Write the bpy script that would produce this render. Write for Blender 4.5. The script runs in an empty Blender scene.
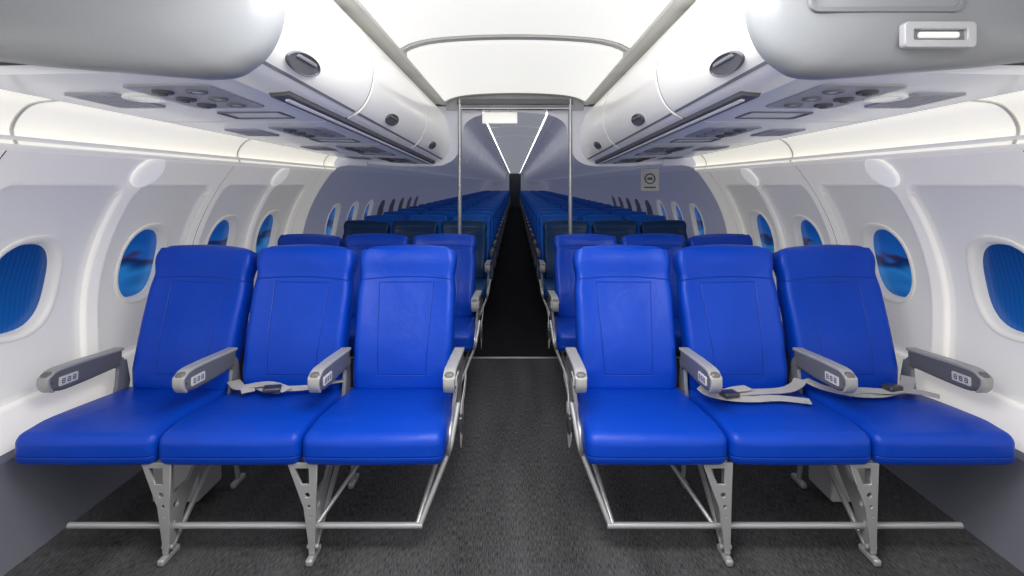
import bpy, math, random
from mathutils import Vector, Matrix
random.seed(4)
S = bpy.context.scene
COL = S.collection
CAMZ = 1.32

# ------------------------------------------------------------------ materials
def nt(m):
    m.use_nodes = True
    return m.node_tree, m.node_tree.nodes, m.node_tree.links
def mat(name, col, rough=0.5, metal=0.0, emis=0.0, ecol=None, bump=0.0, bscale=200.0, var=0.0, coat=0.0):
    m = bpy.data.materials.new(name)
    t, N, L = nt(m)
    b = N["Principled BSDF"]
    b.inputs["Roughness"].default_value = rough
    b.inputs["Metallic"].default_value = metal
    if coat: b.inputs["Coat Weight"].default_value = coat; b.inputs["Coat Roughness"].default_value = 0.15
    tc = N.new("ShaderNodeTexCoord")
    nz = N.new("ShaderNodeTexNoise"); nz.inputs["Scale"].default_value = bscale
    L.new(tc.outputs["Object"], nz.inputs["Vector"])
    r = N.new("ShaderNodeValToRGB")
    v = max(var, 0.02)
    r.color_ramp.elements[0].color = tuple(c*(1-v) for c in col)+(1,)
    r.color_ramp.elements[1].color = tuple(min(1, c*(1+v)) for c in col)+(1,)
    r.color_ramp.elements[0].position = .3; r.color_ramp.elements[1].position = .7
    L.new(nz.outputs["Fac"], r.inputs["Fac"]); L.new(r.outputs["Color"], b.inputs["Base Color"])
    if bump:
        bp = N.new("ShaderNodeBump"); bp.inputs["Strength"].default_value = bump; bp.inputs["Distance"].default_value = .002
        L.new(nz.outputs["Fac"], bp.inputs["Height"]); L.new(bp.outputs["Normal"], b.inputs["Normal"])
    if emis:
        b.inputs["Emission Color"].default_value = (ecol or col)+(1,)
        b.inputs["Emission Strength"].default_value = emis
    return m

def math_node(N, L, op, a, b=None):
    n = N.new("ShaderNodeMath"); n.operation = op
    for i, x in enumerate((a, b)):
        if x is None: continue
        if isinstance(x, (int, float)): n.inputs[i].default_value = x
        else: L.new(x, n.inputs[i])
    return n.outputs[0]

def leather(name, col, back=True):
    """leather with stitched seams laid out in the part's own coordinates"""
    m = bpy.data.materials.new(name)
    t, N, L = nt(m)
    b = N["Principled BSDF"]
    b.inputs["Roughness"].default_value = .36
    b.inputs["Specular IOR Level"].default_value = .26
    tc = N.new("ShaderNodeTexCoord")
    sp = N.new("ShaderNodeSeparateXYZ"); L.new(tc.outputs["Object"], sp.inputs[0])
    X, Y, Z = sp.outputs
    ax = math_node(N, L, 'ABSOLUTE', X)
    def mask(d, w=.0035):
        a = math_node(N, L, 'ABSOLUTE', d)
        q = math_node(N, L, 'DIVIDE', a, w)
        q = math_node(N, L, 'SUBTRACT', 1.0, q)
        return math_node(N, L, 'MAXIMUM', q, 0.0)
    if back:
        hx = math_node(N, L, 'ADD', math_node(N, L, 'MULTIPLY', Z, .05), .10)
        dx = math_node(N, L, 'SUBTRACT', ax, hx)
        dz = math_node(N, L, 'SUBTRACT', math_node(N, L, 'ABSOLUTE', math_node(N, L, 'SUBTRACT', Z, .28)), .20)
        m1 = mask(math_node(N, L, 'MAXIMUM', dx, dz), .003)
        zl = math_node(N, L, 'ADD', math_node(N, L, 'MULTIPLY', math_node(N, L, 'MULTIPLY', X, X), -.35), .505)
        m2 = mask(math_node(N, L, 'SUBTRACT', Z, zl))
        mk_ = math_node(N, L, 'MAXIMUM', math_node(N, L, 'MULTIPLY', m1, .8), m2)
    else:
        mk_ = mask(math_node(N, L, 'SUBTRACT', Z, math_node(N, L, 'ADD', math_node(N, L, 'MULTIPLY', Y, -.09), -.026)), .003)
    oi = N.new("ShaderNodeObjectInfo")
    nz = N.new("ShaderNodeTexNoise"); nz.noise_dimensions = '4D'; nz.inputs["Scale"].default_value = 5.0; nz.inputs["Detail"].default_value = 4
    nz.inputs["Distortion"].default_value = .3
    L.new(math_node(N, L, 'MULTIPLY', oi.outputs["Random"], 30.0), nz.inputs["W"])
    L.new(tc.outputs["Object"], nz.inputs["Vector"])
    vo = N.new("ShaderNodeTexVoronoi"); vo.inputs["Scale"].default_value = 420
    L.new(tc.outputs["Object"], vo.inputs["Vector"])
    r = N.new("ShaderNodeValToRGB")
    r.color_ramp.elements[0].color = tuple(c*.85 for c in col)+(1,)
    r.color_ramp.elements[1].color = tuple(min(1, c*1.12) for c in col)+(1,)
    L.new(nz.outputs["Fac"], r.inputs["Fac"])
    mx = N.new("ShaderNodeMix"); mx.data_type = 'RGBA'
    L.new(math_node(N, L, 'MULTIPLY', mk_, .6), mx.inputs["Factor"])
    L.new(r.outputs["Color"], mx.inputs["A"]); mx.inputs["B"].default_value = tuple(c*.2 for c in col)+(1,)
    L.new(mx.outputs["Result"], b.inputs["Base Color"])
    h = math_node(N, L, 'ADD', math_node(N, L, 'MULTIPLY', mk_, -.8), math_node(N, L, 'MULTIPLY', vo.outputs["Distance"], .12))
    h = math_node(N, L, 'ADD', h, math_node(N, L, 'MULTIPLY', nz.outputs["Fac"], 4.2))
    bp = N.new("ShaderNodeBump"); bp.inputs["Strength"].default_value = .6; bp.inputs["Distance"].default_value = .004
    L.new(h, bp.inputs["Height"]); L.new(bp.outputs["Normal"], b.inputs["Normal"])
    return m

def carpet(name, c0, c1):
    m = bpy.data.materials.new(name)
    t, N, L = nt(m)
    b = N["Principled BSDF"]; b.inputs["Roughness"].default_value = .95
    b.inputs["Specular IOR Level"].default_value = .1
    tc = N.new("ShaderNodeTexCoord")
    mp = N.new("ShaderNodeMapping"); mp.inputs["Scale"].default_value = (1, .14, 1)
    L.new(tc.outputs["Object"], mp.inputs["Vector"])
    n1 = N.new("ShaderNodeTexNoise"); n1.inputs["Scale"].default_value = 260; n1.inputs["Detail"].default_value = 2
    n2 = N.new("ShaderNodeTexNoise"); n2.inputs["Scale"].default_value = 600; n2.inputs["Detail"].default_value = 2
    n3 = N.new("ShaderNodeTexNoise"); n3.inputs["Scale"].default_value = 6; n3.inputs["Detail"].default_value = 3
    L.new(mp.outputs[0], n1.inputs["Vector"]); L.new(tc.outputs["Object"], n2.inputs["Vector"]); L.new(mp.outputs[0], n3.inputs["Vector"])
    s = math_node(N, L, 'ADD', math_node(N, L, 'MULTIPLY', n1.outputs["Fac"], .50), math_node(N, L, 'MULTIPLY', n2.outputs["Fac"], .25))
    s = math_node(N, L, 'ADD', s, math_node(N, L, 'MULTIPLY', n3.outputs["Fac"], .25))
    r = N.new("ShaderNodeValToRGB")
    r.color_ramp.elements[0].position = .38; r.color_ramp.elements[1].position = .64
    r.color_ramp.elements[0].color = c0+(1,); r.color_ramp.elements[1].color = c1+(1,)
    L.new(s, r.inputs["Fac"]); L.new(r.outputs["Color"], b.inputs["Base Color"])
    bp = N.new("ShaderNodeBump"); bp.inputs["Strength"].default_value = .4; bp.inputs["Distance"].default_value = .003
    L.new(s, bp.inputs["Height"]); L.new(bp.outputs["Normal"], b.inputs["Normal"])
    return m

def pane_mat(name, ribbed=False):
    m = bpy.data.materials.new(name)
    t, N, L = nt(m)
    b = N["Principled BSDF"]; b.inputs["Roughness"].default_value = .25
    tc = N.new("ShaderNodeTexCoord")
    oi = N.new("ShaderNodeObjectInfo")
    sp = N.new("ShaderNodeSeparateXYZ"); L.new(tc.outputs["Object"], sp.inputs[0])
    nz = N.new("ShaderNodeTexNoise"); nz.noise_dimensions = '4D'; nz.inputs["Scale"].default_value = 7; nz.inputs["Detail"].default_value = 1
    L.new(math_node(N, L, 'MULTIPLY', oi.outputs["Random"], 20.0), nz.inputs["W"])
    mp = N.new("ShaderNodeMapping"); mp.inputs["Scale"].default_value = (.4, .6, 1.8)
    L.new(tc.outputs["Object"], mp.inputs[0]); L.new(mp.outputs[0], nz.inputs["Vector"])
    r = N.new("ShaderNodeValToRGB"); e = r.color_ramp.elements
    if ribbed:
        wv = N.new("ShaderNodeTexWave"); wv.bands_direction = 'Y'; wv.inputs["Scale"].default_value = 16; wv.inputs["Distortion"].default_value = .2
        L.new(tc.outputs["Object"], wv.inputs["Vector"])
        f = math_node(N, L, 'ADD', math_node(N, L, 'MULTIPLY', wv.outputs["Fac"], .16), math_node(N, L, 'MULTIPLY', sp.outputs[2], -1.6))
        f = math_node(N, L, 'ADD', f, .38)
        e[0].position = 0; e[0].color = (.002, .018, .09, 1)
        e[1].position = 1; e[1].color = (.006, .09, .34, 1)
    else:
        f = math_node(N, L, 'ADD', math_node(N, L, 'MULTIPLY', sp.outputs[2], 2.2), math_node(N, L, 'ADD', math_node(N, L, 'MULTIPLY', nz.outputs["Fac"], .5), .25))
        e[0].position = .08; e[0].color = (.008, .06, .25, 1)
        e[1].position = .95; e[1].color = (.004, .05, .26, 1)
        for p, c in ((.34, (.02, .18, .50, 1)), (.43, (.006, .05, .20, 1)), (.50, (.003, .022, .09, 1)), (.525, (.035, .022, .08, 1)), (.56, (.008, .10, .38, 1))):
            x = e.new(p); x.color = c
    L.new(f, r.inputs["Fac"])
    L.new(r.outputs["Color"], b.inputs["Base Color"])
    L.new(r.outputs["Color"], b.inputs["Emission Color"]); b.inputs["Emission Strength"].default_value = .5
    return m

BLUE = (.0003, .046, .43)
M = dict(
 back=leather("blue_leather_back", BLUE), cush=leather("blue_leather_cushion", BLUE, False),
 backfar=leather("blue_leather_back_dim", (.003, .12, .56)), cushfar=leather("blue_leather_cushion_dim", (.003, .12, .56), False),  # rear copy of the blue leather, tone changed for the dimmer light
 backshaded=leather("shaded_leather_back", (.002, .034, .12)), cushshaded=leather("shaded_leather_cushion", (.002, .045, .17), False),  # copy of the blue leather, shadow behind the divider darkened into it
 wall=mat("white_wall_plastic", (.91, .88, .82), .36, bump=.1, bscale=300, emis=.24, ecol=(1, .97, .91)),  # warm self-glow added to lighten the walls; they hold no lamp
 recess=mat("recess_shaded_plastic", (.78, .77, .75), .42, bump=.1, bscale=300, emis=.14, ecol=(1, .98, .95)),  # recess shade put into the colour: greyer copy of the wall
 disc=mat("white_disc_plastic", (.95, .94, .90), .35, emis=.36, ecol=(1, .98, .94)),  # glow added to whiten the plastic
 lav=mat("lavender_grey_plastic", (.60, .61, .70), .38, bump=.1, emis=.09, ecol=(.72, .76, 1)),  # faint bluish glow added to lighten the rear walls
 farbin=mat("rear_bin_plastic", (.66, .66, .72), .30, bump=.05, emis=.10, ecol=(.82, .84, 1)),  # bluish glow put in to lift the rear bins
 dado=mat("grey_blue_dado", (.17, .175, .215), .6, bump=.2),
 bin=mat("white_bin_plastic", (.87, .86, .84), .20, bump=.04, emis=.09, ecol=(1, .985, .96)),  # glow added because the lower bin faces get little light
 binshade=mat("shaded_bin_end", (.24, .25, .27), .28, bump=.05),  # end of the white bins; its unlit side is darkened in the colour
 psu=mat("pale_grey_panel", (.68, .69, .73), .22, emis=.06, ecol=(.85, .9, 1)),  # slight self-glow added to brighten the panels
 psud=mat("dark_grey_panel", (.10, .10, .115), .5),
 dark=mat("black_plastic", (.02, .02, .022), .45),
 seam=mat("seam_grey", (.20, .21, .23), .6),
 inlay=mat("inlay_grey", (.42, .425, .45), .42),
 ceil=mat("ceiling_light_panel", (.42, .42, .41), .5, emis=.80, ecol=(1, .99, .95)),
 ceilb=mat("ceiling_border", (.66, .65, .61), .5, emis=.02, ecol=(1, .98, .92)),  # trace of glow added to brighten the border strips
 cove=mat("cove_glow", (.88, .87, .81), .5, emis=.52, ecol=(1, .965, .86)),
 lines=mat("light_strip", (1, 1, 1), .5, emis=4.0, ecol=(1, 1, 1)),
 ceilfar=mat("far_ceiling", (.50, .51, .55), .5, emis=.22, ecol=(.92, .94, 1)),  # self-glow added so the far ceiling lights the rear cabin
 lens=mat("lamp_lens", (.8, .8, .76), .3, emis=.25, ecol=(1, .98, .9)),
 metal=mat("brushed_aluminium", (.42, .43, .45), .35, .75, bump=.1),
 metl=mat("painted_leg_grey", (.42, .425, .435), .34, .40),
 arm=mat("armrest_grey", (.13, .13, .135), .45, bump=.15),
 pad=mat("armrest_pad_light", (.34, .34, .335), .38),
 ctrl=mat("control_plate_white", (.62, .62, .62), .4),
 belt=mat("belt_webbing", (.44, .43, .42), .85, bump=.6, bscale=600),
 chrome=mat("buckle_dark", (.10, .10, .11), .3, .7),
 trim=mat("window_trim", (.80, .78, .73), .35, emis=.12, ecol=(1, .97, .91)),  # window rim given some of the wall's added glow
 pane=pane_mat("window_blue"), panerib=pane_mat("window_ribbed_shade", True),
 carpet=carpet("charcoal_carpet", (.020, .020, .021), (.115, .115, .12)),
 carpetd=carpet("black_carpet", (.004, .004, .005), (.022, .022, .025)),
 box=mat("equipment_grey", (.42, .42, .43), .5),
)

# ------------------------------------------------------------------ helpers
def mesh(name, vs, fs, smooth=True, ang=35):
    me = bpy.data.meshes.new(name)
    me.from_pydata([tuple(v) for v in vs], [], fs)
    me.validate(); me.update()
    if smooth:
        me.polygons.foreach_set("use_smooth", [True]*len(me.polygons))
        try: me.set_sharp_from_angle(angle=math.radians(ang))
        except Exception: pass
    return me
def fixn(me):
    import bmesh
    b = bmesh.new(); b.from_mesh(me); bmesh.ops.recalc_face_normals(b, faces=b.faces); b.to_mesh(me); b.free()
    return me
def ob(name, me, m=None, parent=None, loc=(0, 0, 0), rot=(0, 0, 0), **kw):
    o = bpy.data.objects.new(name, me)
    if m is not None and me is not None and len(me.materials) == 0: me.materials.append(m)
    COL.objects.link(o)
    o.location = loc; o.rotation_euler = rot
    if parent: o.parent = parent
    for k, v in kw.items(): o[k] = v
    return o
def thing(name, label, cat, me=None, m=None, loc=(0, 0, 0), group=None, **kw):
    o = ob(name, me, m, None, loc, **kw)
    o["label"] = label; o["category"] = cat
    if group: o["group"] = group
    return o
def struct(name, me, m, loc=(0, 0, 0)):
    o = ob(name, me, m, None, loc); o["kind"] = "structure"; return o

def soft_box(name, hx, hy, hz, r, seg=(4, 4, 4), k=4, f=None):
    h = (hx, hy, hz); ax = []
    for a in range(3):
        ra = r
        L = [-(h[a]-ra)-ra*math.tan(math.radians(45)*(k-i)/k) for i in range(k)]
        n = seg[a]
        L += [-(h[a]-ra)+2*(h[a]-ra)*i/n for i in range(n+1)]
        L += [(h[a]-ra)+ra*math.tan(math.radians(45)*(i+1)/k) for i in range(k)]
        ax.append(L)
    V = []; D = {}; F = []
    def vid(p):
        key = tuple(round(c, 6) for c in p)
        if key in D: return D[key]
        q = [max(-(h[a]-r), min(h[a]-r, p[a])) for a in range(3)]
        d = Vector([p[a]-q[a] for a in range(3)])
        if d.length > 1e-9: d = d.normalized()*r
        w = Vector(q)+d
        if f: w = Vector(f(w.x, w.y, w.z))
        D[key] = len(V); V.append(w); return D[key]
    for a in range(3):
        b, c = (a+1) % 3, (a+2) % 3
        for sg in (-1, 1):
            for i in range(len(ax[b])-1):
                for j in range(len(ax[c])-1):
                    q = []
                    for (ii, jj) in ((i, j), (i+1, j), (i+1, j+1), (i, j+1)):
                        p = [0, 0, 0]; p[a] = sg*h[a]; p[b] = ax[b][ii]; p[c] = ax[c][jj]
                        q.append(vid(p))
                    if sg < 0: q.reverse()
                    F.append(q)
    return mesh(name, V, F, True, 60)

def box(name, x0, x1, y0, y1, z0, z1):
    V = [(x, y, z) for x in (x0, x1) for y in (y0, y1) for z in (z0, z1)]
    F = [(0, 1, 3, 2), (4, 6, 7, 5), (0, 4, 5, 1), (2, 3, 7, 6), (0, 2, 6, 4), (1, 5, 7, 3)]
    return mesh(name, V, F, False)

def curve_mesh(name, cu, xf=None):
    o = bpy.data.objects.new("tmp", cu); COL.objects.link(o)
    dg = bpy.context.evaluated_depsgraph_get(); dg.update()
    me = bpy.data.meshes.new_from_object(o.evaluated_get(dg))
    bpy.data.objects.remove(o); me.name = name
    if xf is not None: me.transform(xf)
    return me
def tube(name, pts, r, res=3, round_=0.0):
    P = [Vector(p) for p in pts]
    if round_ > 0:
        Q = [P[0]]
        for i in range(1, len(P)-1):
            a = P[i]+(P[i-1]-P[i]).normalized()*min(round_, (P[i-1]-P[i]).length*.45)
            c = P[i]+(P[i+1]-P[i]).normalized()*min(round_, (P[i+1]-P[i]).length*.45)
            for t in (0, .2, .4, .6, .8, 1): Q.append(a*(1-t)**2+P[i]*2*t*(1-t)+c*t*t)
        Q.append(P[-1]); P = Q
    cu = bpy.data.curves.new(name, 'CURVE'); cu.dimensions = '3D'
    s = cu.splines.new('POLY'); s.points.add(len(P)-1)
    for i, p in enumerate(P): s.points[i].co = (*p, 1)
    cu.bevel_depth = r; cu.bevel_resolution = res; cu.use_fill_caps = True
    me = curve_mesh(name, cu)
    me.polygons.foreach_set("use_smooth", [True]*len(me.polygons))
    return me
def plate(name, outline, holes, th, bevel=.001, xf=None):
    """flat plate with real holes; outline in the XY plane"""
    cu = bpy.data.curves.new(name, 'CURVE'); cu.dimensions = '2D'; cu.fill_mode = 'BOTH'
    for loop in [outline]+holes:
        s = cu.splines.new('POLY'); s.points.add(len(loop)-1)
        for i, p in enumerate(loop): s.points[i].co = (p[0], p[1], 0, 1)
        s.use_cyclic_u = True
    cu.extrude = th/2; cu.bevel_depth = bevel
    return curve_mesh(name, cu, xf)
def circ(cx, cy, rx, ry=None, n=20):
    ry = ry or rx
    return [(cx+rx*math.cos(2*math.pi*i/n), cy+ry*math.sin(2*math.pi*i/n)) for i in range(n)]
def rrect(cx, cy, hx, hy, r, n=5):
    L = []
    for (sx, sy, a0) in ((1, 1, 0), (-1, 1, 90), (-1, -1, 180), (1, -1, 270)):
        for i in range(n+1):
            a = math.radians(a0+90*i/n)
            L.append((cx+sx*(hx-r)+r*math.cos(a), cy+sy*(hy-r)+r*math.sin(a)))
    return L
def join(name, mes):
    import bmesh
    b = bmesh.new()
    for m_ in mes: b.from_mesh(m_)
    me = bpy.data.meshes.new(name); b.to_mesh(me); b.free()
    return me
def ribbon(name, pts, w, th=.0025, up=(0, 0, 1), sub=6):
    P = [Vector(p) for p in pts]; Q = []
    for i in range(len(P)-1):
        p0 = P[max(i-1, 0)]; p1 = P[i]; p2 = P[i+1]; p3 = P[min(i+2, len(P)-1)]
        for k in range(sub):
            t = k/sub
            Q.append(.5*((2*p1)+(p2-p0)*t+(2*p0-5*p1+4*p2-p3)*t*t+(3*p1-p0-3*p2+p3)*t**3))
    Q.append(P[-1])
    V = []; F = []; U = Vector(up)
    for i, q in enumerate(Q):
        T = (Q[min(i+1, len(Q)-1)]-Q[max(i-1, 0)]).normalized()
        side = T.cross(U)
        if side.length < .1: side = Vector((0, 1, 0))
        side.normalize(); n = side.cross(T).normalized()
        for (a, b) in ((-1, -1), (1, -1), (1, 1), (-1, 1)): V.append(q+side*w/2*a+n*th/2*b)
    for i in range(len(Q)-1):
        for k in range(4): F.append((4*i+k, 4*i+(k+1) % 4, 4*i+4+(k+1) % 4, 4*i+4+k))
    F += [(3, 2, 1, 0), tuple(4*(len(Q)-1)+k for k in range(4))]
    return fixn(mesh(name, V, F, True, 50))

def loft(name, prof, ds, caps=True, ang=30):
    V = []; F = []; n = None
    for d in ds:
        p = prof(d); n = len(p)
        V += [(x, d, z) for x, z in p]
    for i in range(len(ds)-1):
        for k in range(n): F.append((n*i+k, n*i+(k+1) % n, n*i+n+(k+1) % n, n*i+n+k))
    if caps: F += [tuple(range(n-1, -1, -1)), tuple(n*(len(ds)-1)+k for k in range(n))]
    return fixn(mesh(name, V, F, True, ang))
def frange(a, b, n): return [a+(b-a)*i/n for i in range(n+1)]
def smoothpts(pts, sub=5):
    Q = []
    P = [Vector(p) for p in pts]
    for i in range(len(P)-1):
        p0 = P[max(i-1, 0)]; p1 = P[i]; p2 = P[i+1]; p3 = P[min(i+2, len(P)-1)]
        for k in range(sub):
            t = k/sub
            Q.append(.5*((2*p1)+(p2-p0)*t+(2*p0-5*p1+4*p2-p3)*t*t+(3*p1-p0-3*p2+p3)*t**3))
    Q.append(P[-1]); return [(q.x, q.y) for q in Q]

# ------------------------------------------------------------------ shell
SEC = 4.40      # end of the front section
END = 28.0
def wx(z): return 1.86-(.588 if z > .75 else .178)*(z-.75)**2
def sm(t): t = max(0, min(1, t)); return t*t*(3-2*t)

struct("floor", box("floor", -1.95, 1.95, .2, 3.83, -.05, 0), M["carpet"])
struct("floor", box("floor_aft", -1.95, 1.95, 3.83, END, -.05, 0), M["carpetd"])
struct("trim_1", soft_box("threshold", 1.74, .012, .004, .003, (2, 1, 1), 2), M["metal"], (0, 3.83, .003))
FW = [1.91, 2.53, 3.20, 3.80]
ZC = .925
WH, WV = .138, .172     # window opening half sizes
NP = 2.5
def se_in(u, v, hu, hv, n=NP): return abs(u/hu)**n+abs(v/hv)**n < 1
def sepath(hu, hv, n=NP, N=48):
    L = []
    for i in range(N):
        a = 2*math.pi*i/N; c, s_ = math.cos(a), math.sin(a)
        L.append((hu*math.copysign(abs(c)**(2/n), c), hv*math.copysign(abs(s_)**(2/n), s_)))
    return L
DEP = .028
def rdist(d, z):
    best = 9
    for w in FW:
        qx = abs(d-w)-.200; qz = abs(z-.915)-.335
        best = min(best, math.hypot(max(qx, 0), max(qz, 0))+min(max(qx, qz), 0)-.070)
    return best
def dent(d, z): return sm((.006-rdist(d, z))/.018)*DEP
def wall_mesh(sg, d0, d1, z0, z1, wins, step, dentf):
    nd = max(1, int((d1-d0)/step)); nz = max(1, int((z1-z0)/min(step, .02)))
    V = []; F = []; MI = []
    for i in range(nd+1):
        d = d0+(d1-d0)*i/nd
        for j in range(nz+1):
            z = z0+(z1-z0)*j/nz
            V.append((sg*(wx(z)+(dentf(d, z) if dentf else 0)), d, z))
    for i in range(nd):
        for j in range(nz):
            d = d0+(d1-d0)*(i+.5)/nd; z = z0+(z1-z0)*(j+.5)/nz
            if any(se_in(d-w, z-ZC, WH+.010, WV+.010) for w in wins): continue
            a = i*(nz+1)+j
            q = (a, a+nz+1, a+nz+2, a+1)
            F.append(q if sg < 0 else q[::-1])
            MI.append(1 if (dentf and rdist(d, z) < .0) else 0)
    me = mesh("wall", V, F, True, 60)
    if dentf:
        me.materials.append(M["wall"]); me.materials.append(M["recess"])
        me.polygons.foreach_set("material_index", MI)
    return me
AW = [5.08+.6*i for i in range(36)]
wn = 0
for sg, side in ((-1, "left"), (1, "right")):
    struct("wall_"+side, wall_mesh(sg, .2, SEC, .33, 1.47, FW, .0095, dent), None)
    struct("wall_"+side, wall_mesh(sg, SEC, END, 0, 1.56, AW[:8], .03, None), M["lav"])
    def dp(d, sg=sg):
        P = [(wx(0)-.035, 0), (wx(.1)-.03, .1), (wx(.2)-.028, .2), (wx(.33)-.022, .335), (wx(.34)+.0, .352), (1.97, .352), (1.97, 0)]
        return [(sg*x, z) for x, z in P]
    struct("baseboard_"+side, loft("dado", dp, [.2, SEC]), M["dado"])
    struct("wall_"+side, box("hull", sg*1.99, sg*2.02, .2, END, -.05, 2.2), M["seam"])
    for ds in (1.58, 2.865, 4.16):
        V = []; F = []; n = 36
        for j in range(n+1):
            z = .36+(1.455-.36)*j/n
            x = wx(z)
            for (dd, ox) in ((-.010, .001), (-.006, -.002), (-.0028, -.001), (.0028, -.001), (.006, -.002), (.010, .001)): V.append((sg*(x+ox), ds+dd, z))
        for j in range(n):
            for k in range(5): F.append((6*j+k, 6*j+k+1, 6*j+7+k, 6*j+6+k))
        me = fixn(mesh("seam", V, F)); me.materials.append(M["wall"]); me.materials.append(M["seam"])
        for i, p in enumerate(me.polygons):
            if i % 5 == 2: p.material_index = 1
        struct("trim_2", me, None)
    for wi, w in enumerate(FW+AW[:3]):
        wn += 1
        far = w > SEC
        off = 0 if far else DEP
        z0 = ZC
        rings = [(.026, .006), (.025, -.005), (.020, -.008), (.011, -.006), (.004, .0), (.0, .010), (-.006, .034), (-.007, .044)]
        V = []; F = []; NN = 48
        for (o, dep) in rings:
            for (u, v) in sepath(WH+o, WV+o):
                V.append((sg*(wx(z0+v)-wx(z0)+dep), u, v))
        for r_ in range(len(rings)-1):
            for k in range(NN): F.append((NN*r_+k, NN*r_+(k+1) % NN, NN*(r_+1)+(k+1) % NN, NN*(r_+1)+k))
        me = fixn(mesh("window_frame", V, F, True, 60))
        wo = struct("window_%d" % wn, me, M["trim"], (sg*(wx(z0)+off), w, z0))
        P = [(sg*(wx(z0+v)-wx(z0)+.034), u, v) for (u, v) in sepath(WH-.003, WV-.003)]
        P.append((sg*.034, 0, 0))
        pm = mesh("pane", P, [(k, (k+1) % 48, 48) for k in range(48)], True)
        ob("window_pane", pm, M["panerib"] if (wi == 0) else M["pane"], wo)
    for dd in (2.24, 3.50):
        z = 1.375; x = wx(z); sl = 2*.588*(z-.75)
        V = []; F = []; NN = 32
        prof = [(.080, .012), (.080, -.008), (.076, -.013), (.062, -.016), (.03, -.017), (.001, -.017)]
        for (r_, dep) in prof:
            for k in range(NN):
                a = 2*math.pi*k/NN; V.append((dep, r_*math.cos(a), r_*math.sin(a)))
        for q in range(len(prof)-1):
            for k in range(NN): F.append((NN*q+k, NN*q+(k+1) % NN, NN*(q+1)+(k+1) % NN, NN*(q+1)+k))
        F.append(tuple(NN*(len(prof)-1)+k for k in range(NN)))
        me = mesh("disc", V, F, True, 40)
        if sg < 0: me.transform(Matrix.Scale(-1, 4, (1, 0, 0)))
        fixn(me)
        o = thing("wall_vent_cover", "round white plastic cover on the side wall above the windows", "vent cover", me, M["disc"], (sg*x, dd, z), group="round wall covers")
        o.rotation_euler = (0, sg*-math.atan(sl), 0)
    def cv(d, sg=sg):
        P = smoothpts([(wx(1.45)-.01, 1.445), (1.578, 1.49), (1.555, 1.54), (1.505, 1.575), (1.40, 1.585)], 4)
        Q = P+[(1.42, 1.62), (1.99, 1.62), (1.99, 1.445)]
        return [(sg*x, z) for x, z in Q]
    for (a, b) in ((.6, 1.576), (1.584, 2.861), (2.869, 4.156), (4.164, SEC)):
        struct("trim_3", loft("cove", cv, [a, b]), M["cove"])
    for ds in (1.58, 2.865, 4.16):
        def cvr(d, sg=sg):
            P = smoothpts([(wx(1.45)-.014, 1.445), (1.574, 1.488), (1.551, 1.537), (1.502, 1.571), (1.40, 1.581)], 4)
            return [(sg*x, z) for x, z in P+[(1.42, 1.62), (1.99, 1.62), (1.99, 1.445)]]
        struct("trim_12", loft("cove_rib", cvr, [ds-.006, ds+.006]), M["ceilb"])
    struct("trim_10", loft("ledge", lambda d: [(sg*x, z) for x, z in ((1.590, 1.425), (1.572, 1.432), (1.568, 1.445), (1.578, 1.455), (1.63, 1.45), (1.63, 1.42))], [.2, SEC]), M["wall"])

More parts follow.
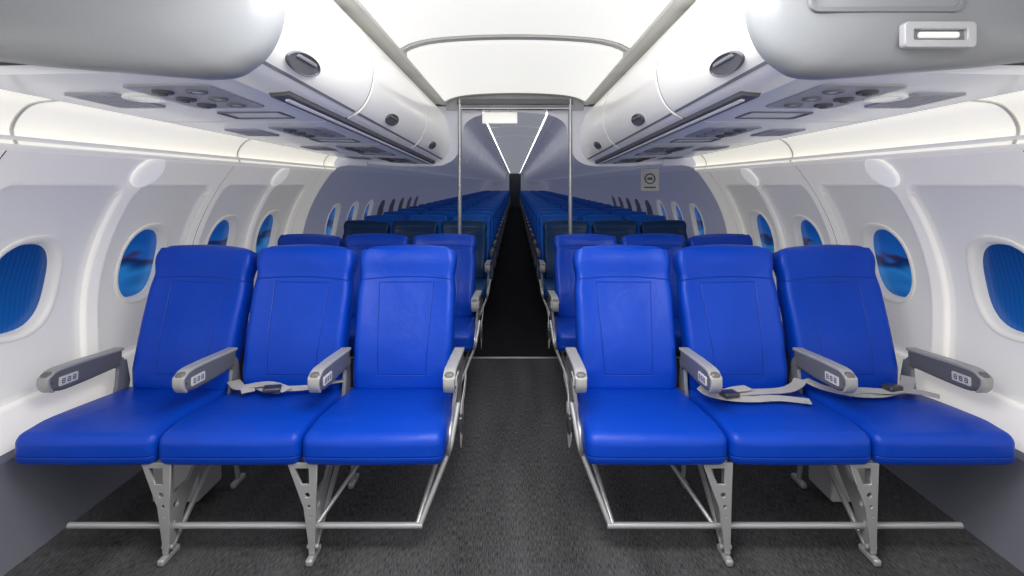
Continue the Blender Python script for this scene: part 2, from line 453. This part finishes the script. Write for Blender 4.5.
def tt(d): return max(0, min(1, (SEC-d)/3.2))
def raisez(z, d): return z+tt(d)*.10*max(0, min(1, (2.04-z)/.54))
BP = smoothpts([(.74, 1.500), (.665, 1.510), (.605, 1.560), (.568, 1.65), (.562, 1.76), (.592, 1.88), (.665, 1.980), (.765, 2.035)], 6)
def binprof(d, sg, inset=0.0):
    P = [(x+inset, z+(inset if z < 1.7 else 0)) for x, z in BP]
    P = P+[(1.50, 2.04), (1.50, 1.62), (1.45, 1.60), (1.0, 1.55)]
    if inset: P = [(x, z-(inset if z > 1.95 else 0)) for x, z in P]
    return [(sg*x, raisez(z, d)) for x, z in P]
def psuz(x, d):
    a = 1.485+.11*tt(d); b = 1.53+.05*tt(d)
    f = (x-.70)/(1.45-.70)
    return a+(b-a)*f
for sg, side in ((-1, "left"), (1, "right")):
    for (a, b) in ((1.19, 1.992), (2.018, 3.187), (3.213, SEC-.02)):
        o = thing("overhead_bin", "closed white curved overhead luggage bin along the cabin side" if a > 1.5 else "closed overhead luggage bin with a rounded end panel coloured as unlit",
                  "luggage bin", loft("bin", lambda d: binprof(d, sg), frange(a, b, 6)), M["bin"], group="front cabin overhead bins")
        dl = a+.42 if a > 1.5 else 1.42
        zl = raisez(1.578, dl)
        NN = 28; V = []; F = []
        for (s_, dep) in ((1, .004), (1, -.006), (.94, -.0075), (.90, -.0035), (0.01, -.003)):
            for k in range(NN):
                t_ = 2*math.pi*k/NN; V.append((dep, .105*s_*math.cos(t_), .030*s_*math.sin(t_)))
        for q in range(4):
            for k in range(NN): F.append((NN*q+k, NN*q+(k+1) % NN, NN*(q+1)+(k+1) % NN, NN*(q+1)+k))
        cm = mesh("latch", V, F, True, 40)
        if sg < 0: cm.transform(Matrix.Scale(-1, 4, (1, 0, 0)))
        fixn(cm)
        lo = ob("latch", cm, M["psud"], o, (sg*.5945, dl, zl), (0, sg*-.52, 0), label="dark oval bin latch")
        ob("latch_handle", soft_box("paddle", .003, .065, .005, .0028, (1, 3, 1), 3), M["seam"], lo, (sg*-.0045, 0, .013))
        ob("door_edge", loft("door_edge", lambda d: [(sg*x, raisez(z, d)) for x, z in ((.632, 1.528), (.6290, 1.531), (.6245, 1.536), (.636, 1.545))], frange(a+.01, b-.01, 4)), M["seam"], o, label="grey door seam along the lower edge")
        if a < 1.5:
            base = [(x-.008, z-.03) for x, z in BP]+[(1.20, 2.07), (1.70, 2.07), (1.70, 1.62), (1.45, 1.545), (1.1, 1.50)]
            cx, cz = 1.1, 1.80
            V = []; F = []; n = len(base)
            rr = [(0, 1.22), (0, 1.20), (.005, 1.184), (.015, 1.170), (.032, 1.158), (.060, 1.149), (.10, 1.142), (.16, 1.137), (.22, 1.135)]
            for (ins, d) in rr:
                for (x, z) in base:
                    dx, dz = x-cx, z-cz; l = math.hypot(dx, dz)
                    f = max(.05, (l-ins)/l)
                    V.append((sg*(cx+dx*f), d, raisez(cz+dz*f, 1.2)))
            for q in range(len(rr)-1):
                for k in range(n): F.append((n*q+k, n*q+(k+1) % n, n*(q+1)+(k+1) % n, n*(q+1)+k))
            F.append(tuple(n*(len(rr)-1)+k for k in range(n)))
            F.append(tuple(range(n))[::-1])
            ep = fixn(mesh("endpanel", V, F, True, 50))
            ob("end_panel", ep, M["binshade"], o, label="smooth rounded end panel coloured as unlit")
            if sg > 0:
                hp = plate("hatch", rrect(0, 0, .172, .06, .02), [rrect(0, 0, .165, .053, .015)], .006, .002, Matrix.Rotation(math.pi/2, 4, 'X'))
                ob("hatch_rim", hp, M["seam"], o, (.835, 1.135, 1.768))
                lf = thing("emergency_light", "small rectangular emergency light with pale lens on shaded bin end", "light", plate("lf", rrect(0, 0, .077, .026, .008), [rrect(0, 0, .062, .015, .006)], .014, .003, Matrix.Rotation(math.pi/2, 4, 'X')), M["inlay"], (.944, 1.128, 1.652))
                ob("lamp_housing", soft_box("lh", .062, .005, .016, .004, (3, 1, 1), 3), M["seam"], lf, (0, .006, 0))
                ob("lamp_lens", soft_box("lens", .045, .006, .007, .005, (3, 1, 1), 3), M["lens"], lf, (0, -.002, 0))
    struct("trim_4", loft("liner", lambda d: binprof(d, sg, .005), frange(1.30, SEC-.03, 6)), M["psud"])  # dark backing added to keep outside light out of the bin gaps
    struct("trim_5", loft("slot", lambda d: [(sg*x, z) for x, z in ((.665, psuz(.70, d)+.04), (.675, psuz(.7, d)+.000), (.725, psuz(.7, d)-.006), (.745, psuz(.7, d)+.03))], frange(1.5, 4.25, 6)), M["psud"])
    struct("trim_6", loft("slotline", lambda d: [(sg*x, z) for x, z in ((.692, psuz(.70, d)), (.694, psuz(.7, d)-.007), (.704, psuz(.7, d)-.009), (.706, psuz(.7, d)))], frange(1.55, 4.2, 6)), M["bin"])
    for i in range(4):
        a = 1.22+.798*i; b = a+.785
        def pp(d):
            xs = [.73, .77, 1.0, 1.2, 1.40, 1.45]
            L = [(x, psuz(x, d)) for x in xs]
            L[0] = (.725, psuz(.73, d)+.012); L[-1] = (1.46, psuz(1.45, d)+.012)
            L += [(1.46, psuz(1.45, d)+.022), (.725, psuz(.725, d)+.022)]
            return [(sg*x, z) for x, z in L]
        o = thing("service_panel", "pale grey service panel with reading lights and air nozzles", "service panel", loft("psu", pp, frange(a, b, 3)), M["psu"], group="passenger service panels")
        dc = (a+b)/2
        tilt = math.atan((psuz(1.2, dc)-psuz(1.0, dc))/.2)
        ty = math.atan((psuz(1.0, dc+.1)-psuz(1.0, dc-.1))/.2)
        def at(x, d, name, me, m, dz=0, **kw):
            return ob(name, me, m, o, (sg*x, d, psuz(x, d)+dz), (ty, -sg*tilt, 0), **kw)
        rc = plate("inlay", rrect(0, 0, .115, .17, .03), [], .006, .002)
        at(.94, dc-.10, "inlay_panel", rc, M["inlay"], label="darker grey inlay plate")
        for k in range(3):
            at(.89, dc-.20+.10*k, "reading_light", join("rl", [plate("r1", circ(0, 0, .024), [circ(0, 0, .016)], .010, .003)]), M["seam"], -.003)
            at(.89, dc-.20+.10*k, "lamp_lens", plate("r2", circ(0, 0, .015), [], .006, .001), M["psu"], -.005)
            at(.985, dc-.20+.10*k, "air_nozzle", join("an", [plate("n1", circ(0, 0, .024), [circ(0, 0, .014)], .010, .003), plate("n2", circ(0, 0, .009), [], .020, .003)]), M["psud"], -.004)
        at(1.22, dc-.06, "speaker_grille", plate("sg", rrect(0, 0, .075, .11, .015), [rrect(-.05+.025*j, 0, .004, .09, .003) for j in range(5)], .006, .002), M["inlay"], 0)
        at(.94, dc+.23, "sign_panel", plate("sp", rrect(0, 0, .11, .07, .012), [rrect(0, 0, .104, .064, .010)], .006, .002), M["seam"], 0)
        if i == 0:
            at(1.10, 1.50, "round_lamp", plate("rla", circ(0, 0, .052), [circ(0, 0, .041)], .010, .003), M["bin"], -.001)
            at(1.10, 1.50, "round_lamp_lens", plate("rlb", circ(0, 0, .041), [], .006, .002), M["lens"], -.001)

def arch(x): return 2.092-.035*(x/.60)**2-.040*(x/.60)**8
for (a, b) in ((.9, 1.26), (1.32, 2.65), (2.74, 4.32)):
    def cp2(d, a=a, b=b):
        e = min(d-a, b-d)
        k = .02*max(0, 1-e/.06)**2
        xs = frange(-.60, .60, 24)
        return [(x, arch(x)+k) for x in xs]+[(.60, 2.125), (-.60, 2.125)]
    struct("ceiling", loft("ceil_light", cp2, [a, a+.02, a+.04, a+.06, (a+b)/2, b-.06, b-.04, b-.02, b], True, 30), M["ceil"])
for yr in (1.29, 2.695, 4.35):
    struct("ceiling", loft("ceil_rib", lambda d: [(x, arch(x)+.006) for x in frange(-.61, .61, 24)]+[(.61, 2.11), (-.61, 2.11)], [yr-.030, yr+.030]), M["ceilb"])
struct("ceiling", loft("ceil_ribs", lambda d: [(x, arch(x)+.022) for x in frange(-.60, .60, 16)]+[(.62, 2.14), (-.62, 2.14)], [.9, SEC]), M["seam"])
for sg in (-1, 1):
    struct("ceiling", loft("ceil_border", lambda d: [(sg*x, z) for x, z in ((.590, 2.030), (.60, 2.008), (.625, 2.004), (.65, 2.012), (.70, 2.018), (.80, 2.045), (.80, 2.13), (.590, 2.13))], [.9, SEC]), M["ceilb"])
struct("ceiling", box("ceil_shell", -2.02, 2.02, .2, END, 2.14, 2.2), M["seam"])

# ------------------------------------------------------------------ far cabin
FBP = smoothpts([(.72, 1.475), (.62, 1.49), (.53, 1.545), (.480, 1.65), (.465, 1.76), (.435, 1.85), (.36, 1.905), (.33, 1.912)], 5)
for sg in (-1, 1):
    d = SEC+.03
    while d < END-1:
        f = lambda q: [(sg*x, z) for x, z in FBP+[(.33, 2.0), (1.295, 2.0), (1.295, 1.50), (1.0, 1.475)]]
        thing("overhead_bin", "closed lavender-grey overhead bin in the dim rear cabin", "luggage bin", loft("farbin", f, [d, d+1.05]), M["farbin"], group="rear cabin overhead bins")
        d += 1.075
    struct("trim_7", loft("far_liner", lambda q: [(sg*x, z) for x, z in ((.50, 1.62), (.47, 1.80), (.40, 1.915), (.38, 1.98), (1.6, 1.98), (1.6, 1.52), (.72, 1.50), (.58, 1.54))], [SEC+.05, END]), M["psud"])
    struct("trim_8", loft("far_light", lambda q: [(sg*x, z) for x, z in ((.272, 1.928), (.284, 1.924), (.286, 1.96), (.272, 1.96))], [SEC+.1, END]), M["lines"])
    struct("trim_11", loft("far_light_rail", lambda q: [(sg*x, z) for x, z in ((.286, 1.928), (.330, 1.914), (.330, 1.96), (.286, 1.96))], [SEC+.02, END]), M["farbin"])
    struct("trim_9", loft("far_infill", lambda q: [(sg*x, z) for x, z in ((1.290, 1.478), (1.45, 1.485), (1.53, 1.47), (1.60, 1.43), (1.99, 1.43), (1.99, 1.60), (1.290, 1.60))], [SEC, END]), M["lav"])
d = SEC+.03
while d < END:
    struct("ceiling", loft("far_ceiling", lambda q: [(x, 1.950-.022*(x/.27)**2) for x in frange(-.272, .272, 8)]+[(.272, 2.13), (-.272, 2.13)], [d, min(END, d+1.04)]), M["ceilfar"])
    d += 1.075
struct("ceiling", box("far_ceiling_backing", -.40, .40, SEC+.02, END, 1.975, 2.13), M["seam"])
struct("ceiling", box("transition", -.60, .60, SEC, SEC+.03, 1.965, 2.14), M["inlay"])
struct("wall_end", box("end", -1.99, 1.99, END, END+.05, -.05, 2.2), M["lav"])
struct("door_1", soft_box("door", .32, .02, .95, .02, (2, 1, 2), 2), M["psud"], (0, END-.02, .95))

dv = thing("cabin_divider", "slim grey metal doorway frame between cabin sections", "divider frame", None, None, (0, 4.25, 0))
for sx in (-1, 1):
    ob("post", tube("post", [(0, 0, 0), (0, 0, 2.035)], .017), M["metal"], dv, (sx*.465, 0, 0))
    ob("post_foot", plate("pf", circ(0, 0, .035), [], .012, .003), M["metal"], dv, (sx*.465, 0, .008))
ob("header", soft_box("hd", .49, .016, .024, .006, (4, 1, 1), 2), M["psud"], dv, (0, 0, 2.012))
ob("curtain_rail", tube("cr", [(-.465, 0, 0), (.465, 0, 0)], .012), M["metal"], dv, (0, .0, 1.955))
sb = thing("sign_box", "blank white rectangular sign box hanging from the doorway header", "sign", soft_box("sbx", .15, .02, .048, .008, (3, 1, 2), 3), M["disc"], (-.13, 4.33, 1.885))
for sx in (-.09, .09):
    ob("hanger", tube("hg", [(0, 0, 0), (0, 0, .09)], .005), M["metal"], sb, (sx, 0, .045))
pl = thing("placard", "small white placard with round dark symbol hanging below the bins", "sign", soft_box("plc", .080, .008, .098, .006, (2, 1, 2), 3), M["ctrl"], (1.19, 4.46, 1.355))
R90 = Matrix.Rotation(math.pi/2, 4, 'X')
ob("placard_symbol", join("sy", [plate("s1", circ(0, .012, .048), [circ(0, .012, .038)], .003, .0005, R90), plate("s2", rrect(0, .012, .022, .010, .004), [], .003, .0005, R90), plate("s3", rrect(0, -.065, .05, .006, .002), [], .003, .0005, R90)]), M["psud"], pl, (0, -.010, 0))
ob("hanger", tube("hg2", [(0, 0, 0), (0, 0, .06)], .006), M["metal"], pl, (0, 0, .085))

# ------------------------------------------------------------------ seats
def back_mesh(L, hw=.218):
    def f(x, y, z):
        t = (z+L/2)/L
        w = .985+.03*math.sin(min(t, 1)*math.pi*.60)
        w -= .035*math.exp(-((t-.77)/.06)**2)
        if t > .80: w *= 1+.010*sm((t-.80)/.06)
        tc_ = (t-.86)/.14
        if tc_ > 0: w *= 1-.14*tc_**2.4
        X = x*w
        q = abs(x)/hw
        Y = y
        th = 1.0+.25*math.sin(math.pi*min(1, t*1.1))
        if t > .76: th -= .05
        Y *= th
        if y < 0:
            Y -= .030*q**3*(1 if t > .15 else t/.15)
            Y -= .018*math.exp(-((t-.30)/.22)**2)*(1-q*q)
            Y -= .028*math.exp(-((t-.90)/.10)**2)*(1-.5*q*q)
        Y += .03*(t-.5)**2
        Z = z+L/2 - (.016*q*q if t > .96 else 0)
        return (X, Y, Z)
    return soft_box("backrest", hw, .040, L/2, .034, (14, 2, 36), 5, f)
def cush_mesh():
    hw = .249; hy = .265
    def f(x, y, z):
        v = (y+hy)/(2*hy); q = abs(x)/hw
        Z = z
        if z > 0:
            Z += .009*(1-q**4)*math.sin(math.pi*min(1, v*1.2)) - .018*max(0, .20-v)/.20
        else:
            Z *= (1-.02*(1-v))
        Z += .050*(1-v) - .026
        X = x*(1-.03*(v))
        Y = y - (.008*(1-q**3) if v < .3 else 0)*(1-v/.3 if v < .3 else 0)
        return (X, Y, Z)
    return soft_box("cushion", hw, hy, .064, .034, (14, 14, 2), 5, f)
BM = {"front": back_mesh(.660), "rear": back_mesh(.60), }
CM = cush_mesh()
def colored(me, m):
    c = me.copy(); c.materials.clear(); c.materials.append(m); return c
BACK = {"front": colored(BM["front"], M["back"]), "second": colored(BM["rear"], M["back"]), "shaded": colored(BM["rear"], M["backshaded"]), "far": colored(BM["rear"], M["backfar"])}
CUSH = {"front": colored(CM, M["cush"]), "second": colored(CM, M["cush"]), "shaded": colored(CM, M["cushshaded"]), "far": colored(CM, M["cushfar"])}

def armf(x, y, z):
    v = (y+.18)/.36
    Z = z*(1-.14*sm((v-.35)/.65))
    if v < .25 and z < 0: Z += .026*((.25-v)/.25)**2
    return (x, y, Z)
ARM = soft_box("armrest", .020, .18, .043, .014, (2, 14, 4), 4, armf); ARM.materials.append(M["arm"])
def padf(x, y, z):
    v = (y+.18)/.36
    return (x*1.0, y, z+.043*(1-.14*sm((v-.35)/.65))-.043 - (.022*((.14-v)/.14)**2 if v < .14 else 0))
PAD = soft_box("pad", .023, .183, .007, .006, (2, 14, 1), 3, padf)
PAD.materials.append(M["pad"])
def capf(x, y, z):
    return (x, y+.028*max(0, (-z+.01)/.042)**2, z)
CAP = soft_box("cap", .0215, .008, .032, .007, (2, 2, 5), 3, capf); CAP.materials.append(M["pad"])
RZX = Matrix.Rotation(math.pi/2, 4, 'Z') @ Matrix.Rotation(math.pi/2, 4, 'X')
CT = plate("ctrl", rrect(0, 0, .040, .016, .004), [], .003, .001, RZX); CT.materials.append(M["ctrl"])
_cs = []
for cy in (-.024, 0, .024):
    _cs.append(plate("b", rrect(cy, 0, .007, .009, .003), [rrect(cy, 0, .0045, .0060, .002)], .0015, .0003, RZX))
    _cs.append(plate("b", circ(cy, 0.0, .0025, n=8), [], .0015, .0003, RZX))
CB = join("ctrl_marks", _cs); CB.materials.append(M["dark"])

YZ = Matrix(((0, 0, 1, 0), (1, 0, 0, 0), (0, 1, 0, 0), (0, 0, 0, 1)))
XZ = Matrix(((1, 0, 0, 0), (0, 0, 1, 0), (0, 1, 0, 0), (0, 0, 0, 1)))
def leg_mesh():
    g = plate("g", [(-.082, .345), (.018, .345), (.014, .22), (.010, .05), (.010, .03), (-.008, .03), (-.010, .07), (-.026, .19)],
              [[(-.060, .330), (-.008, .330), (-.006, .270), (-.036, .270)], circ(-.014, .235, .010), circ(-.008, .195, .007), circ(-.003, .160, .005)], .006, .002, XZ)
    w = plate("w", [(.0, .345), (.30, .345), (.27, .31), (.10, .14), (.035, .03), (.0, .03)],
              [[(.03, .325), (.22, .325), (.12, .22), (.03, .22)], circ(.045, .175, .016), circ(.030, .12, .009)], .008, .002, YZ)
    r1 = tube("r1", [(0, .03, .03), (0, .44, .33)], .010)
    r2 = tube("r2", [(0, .40, .33), (0, .46, .02)], .010)
    ft = soft_box("ft", .013, .045, .012, .008, (1, 2, 1), 3); ft.transform(Matrix.Translation((0, .015, .013)))
    ft2 = soft_box("ft2", .013, .045, .012, .008, (1, 2, 1), 3); ft2.transform(Matrix.Translation((0, .46, .013)))
    bolt = tube("bt", [(-.020, .012, .045), (.020, .012, .045)], .008)
    return join("leg", [g, w, r1, r2, ft, ft2, bolt])
LEG = leg_mesh(); LEG.materials.append(M["metl"])
BEAM = join("beam", [tube("b1", [(-.72, .13, .318), (.72, .13, .318)], .018), tube("b2", [(-.72, .37, .318), (.72, .37, .318)], .018),
    box("pan", -.73, .73, .10, .47, .322, .335)]); BEAM.materials.append(M["metal"])
def bar_mesh(sg):
    a = -sg
    m1 = tube("lb", [(-a*.60, .06, .10), (a*.665, .06, .10)], .011)
    m1b = tube("lb1", [(a*.655, .06, .10), (a*.752, .16, .33), (a*.772, .24, .46)], .010, 3, .03)
    m3 = tube("lb3", [(a*.645, .06, .10), (a*.72, .34, .33)], .009)
    m7 = tube("lb7", [(a*.285, .06, .10), (a*.46, .40, .32)], .008)
    return join("bar", [m1, m1b, m3, m7])
BAR = {s_: bar_mesh(s_) for s_ in (-1, 1)}
for b_ in BAR.values(): b_.materials.append(M["metl"])
BRK = plate("bracket", [(.14, .33), (.50, .33), (.54, .46), (.52, .57), (.45, .57), (.42, .50), (.30, .44), (.16, .41)], [circ(.44, .40, .02), circ(.34, .385, .015)], .010, .003, YZ); BRK.materials.append(M["metl"])
BRS = plate("bracket", [(.42, .33), (.50, .33), (.53, .46), (.51, .555), (.47, .555), (.46, .46)], [circ(.475, .42, .012)], .010, .003, YZ); BRS.materials.append(M["seam"])
HINGE = join("hinge", [tube("h1", [(-.016, 0, 0), (.016, 0, 0)], .024), tube("h2", [(-.020, 0, 0), (.020, 0, 0)], .010)]); HINGE.materials.append(M["seam"])
EBX = soft_box("ebx", .095, .085, .150, .012, (2, 2, 2), 3); EBX.materials.append(M["box"])

BUCK = soft_box("buckle", .034, .025, .010, .007, (2, 2, 1), 3); BUCK.materials.append(M["chrome"])
def add_belt(seat, kind, sg):
    zt = .453
    if kind == "buckled":
        L1 = [(-.235, .46, .46), (-.20, .42, .462), (-.16, .38, zt+.012), (-.10, .40, zt+.010), (-.03, .36, zt+.010), (.03, .35, zt+.010)]
        L2 = [(.235, .47, .46), (.20, .44, .465), (.14, .40, zt+.008), (.08, .38, zt+.008), (.00, .36, zt+.014)]
        L3 = [(.06, .33, zt+.020), (.0, .36, zt+.026), (-.06, .39, zt+.022), (-.12, .37, zt+.018), (-.10, .33, zt+.012)]
        ps = [L1, L2, L3]; bp = (.0, .325, zt+.028)
    elif kind == "loose_a":
        ps = [[(-.25, .30, .50), (-.22, .28, .48), (-.15, .26, zt+.018), (-.06, .25, zt+.017), (.05, .26, zt+.017), (.16, .23, zt+.017)],
              [(.24, .44, .475), (.20, .40, .465), (.12, .35, zt+.012), (.0, .32, zt+.018), (-.10, .31, zt+.018), (-.17, .35, zt+.014)],
              [(-.16, .27, zt+.020), (-.11, .31, zt+.028), (-.03, .34, zt+.026)]]
        bp = (-.14, .27, zt+.030)
    else:
        ps = [[(-.24, .44, .475), (-.20, .38, .465), (-.13, .31, zt+.014), (-.03, .30, zt+.014), (.08, .34, zt+.012), (.15, .33, zt+.012)],
              [(.22, .46, .48), (.17, .40, .465), (.10, .34, zt+.020), (.02, .31, zt+.024), (-.08, .33, zt+.020), (-.16, .30, zt+.016)],
              [(.04, .33, zt+.026), (.14, .31, zt+.022), (.20, .27, zt+.018)]]
        bp = (.05, .325, zt+.034)
    b = ob("seat_belt", join("belt", [ribbon("r", p, .050, .003) for p in ps]), M["belt"], seat, label="grey webbing lap belt lying loose")
    ob("belt_buckle", BUCK, None, b, bp, (0, .05, .3), label="dark metal lift buckle")
def hang_belt(row, x):
    p = [(x, .46, .50), (x+.004, .34, .47), (x, .26, .42), (x+.004, .22, .36), (x, .25, .30), (x, .29, .35), (x, .32, .43)]
    b = ob("hanging_belt", ribbon("hb", p, .040, .003, (1, 0, 0)), M["belt"], row, label="grey belt end hanging beside the aisle armrest")
    ob("belt_buckle", BUCK, None, b, (x, .225, .385), (0, math.pi/2, .1))

LEAN = {"front": 16, "second": 19, "shaded": 19, "far": 19}
PIT = .5
def seat_row(sg, d, kind, belts=None):
    lab = {"front": "front triple of bright blue leather seats on grey legs",
           "second": "second triple of bright blue leather airline seats",
           "shaded": "triple of dark navy airline seats behind the doorway frame"}[kind]
    row = thing("seat_row", lab, "airline seats", None, None, (sg*.995, d, 0), group="airline seat rows")
    for i, cx in enumerate((-PIT, 0, PIT)):
        st = ob("passenger_seat", None, None, row, (cx, 0, 0))
        st.empty_display_size = .1
        jit = (.6, -.3, .2)[i]
        outer = 1+cx*sg/PIT      # 0 aisle, 1 middle, 2 window
        ob("seat_cushion", CUSH[kind], None, st, (0, .262, .380))
        ob("backrest", BACK[kind], None, st, (-sg*.014*outer, .485, .395), (math.radians(-LEAN[kind]-jit), math.radians(-sg*(1.2*outer-.3)), 0))
        if belts and belts[i]: add_belt(st, belts[i], sg)
    for cx in (-.75, -.25, .25, .75):
        a = ob("armrest", ARM, None, row, (cx, .300, .566), (math.radians(-3), 0, 0))
        ob("armrest_pad", PAD, None, a, (0, 0, .043))
        ob("armrest_cap", CAP, None, a, (0, -.178, -.004))
        ob("armrest_hinge", HINGE, None, a, (0, .17, -.02), label="dark round armrest hinge")
        side = -sg
        c = ob("control_plate", CT, None, a, (side*.0215, -.095, -.002), label="white recline control plate with small symbols")
        ob("control_symbols", CB, None, c, (side*.0018, 0, 0))
        ob("armrest_bracket", BRK if cx*sg < -.5 else BRS, None, row, (cx*.995, 0, -.02))
    for cx in (-.255, .255):
        ob("leg", LEG, None, row, (cx+(.03 if sg < 0 else .0), .02, 0))
    ob("seat_frame", BEAM, None, row)
    ob("luggage_bar", BAR[sg], None, row)
    ob("equipment_box", EBX, None, row, (sg*.38, .38, .180), label="grey electronics box under the window-side seat")
    if kind in ("front", "second"): hang_belt(row, -sg*.782)
    return row
seat_row(-1, 1.745, "front", [None, "buckled", None])
seat_row(1, 1.745, "front", [None, "loose_a", "loose_b"])
for sg in (-1, 1):
    seat_row(sg, 2.94, "second")
    seat_row(sg, 4.31, "shaded")
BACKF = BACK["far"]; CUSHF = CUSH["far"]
FL = []
for cx in (-.255, .255):
    l = LEG.copy(); l.transform(Matrix.Translation((cx, 0, 0))); FL.append(l)
FFR = join("far_frame", [BEAM]+FL); FFR.materials.append(M["metl"])
b_ = BRK.copy(); b_.transform(Matrix.Translation((0, -.27, -.60)))
FARM = join("far_arm", [ARM, b_]); FARM.materials.append(M["arm"])
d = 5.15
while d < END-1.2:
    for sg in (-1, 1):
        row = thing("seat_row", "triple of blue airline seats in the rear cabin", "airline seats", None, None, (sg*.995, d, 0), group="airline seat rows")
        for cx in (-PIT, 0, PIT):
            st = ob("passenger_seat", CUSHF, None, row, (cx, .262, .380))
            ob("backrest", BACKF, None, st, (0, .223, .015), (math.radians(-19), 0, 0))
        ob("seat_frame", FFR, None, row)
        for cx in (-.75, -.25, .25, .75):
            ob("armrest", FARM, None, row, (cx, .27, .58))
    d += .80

# ------------------------------------------------------------------ lights
def area(name, loc, rot, sx, sy, e, col=(1, 1, 1)):
    l = bpy.data.lights.new(name, 'AREA'); l.shape = 'RECTANGLE'; l.size = sx; l.size_y = sy; l.energy = e; l.color = col
    o = bpy.data.objects.new(name, l); COL.objects.link(o); o.location = loc; o.rotation_euler = rot
    return o
area("ceiling_fill", (0, 1.15, 2.0), (math.radians(18), 0, 0), 1.0, 1.2, 46, (1, .99, .965))  # unseen fill added below the ceiling to brighten walls and seats
area("rear_fill", (0, .1, 2.3), (math.radians(62), 0, 0), 3.0, 1.0, 20, (1, .99, .97))  # unseen fill added above the camera, aimed down the cabin

w = bpy.data.worlds.new("World"); S.world = w; w.use_nodes = True
w.node_tree.nodes["Background"].inputs[0].default_value = (1, .985, .97, 1)
w.node_tree.nodes["Background"].inputs[1].default_value = .95

cam = bpy.data.cameras.new("Camera"); cam.sensor_width = 36; cam.lens = 505/1024*36
cam.shift_x = -3/1024; cam.shift_y = -104/1024; cam.clip_start = .02
co = bpy.data.objects.new("Camera", cam); COL.objects.link(co)
co.location = (0, 0, CAMZ); co.rotation_euler = (math.pi/2, 0, 0)
S.camera = co
S.view_settings.view_transform = 'Standard'
S.view_settings.look = 'None'
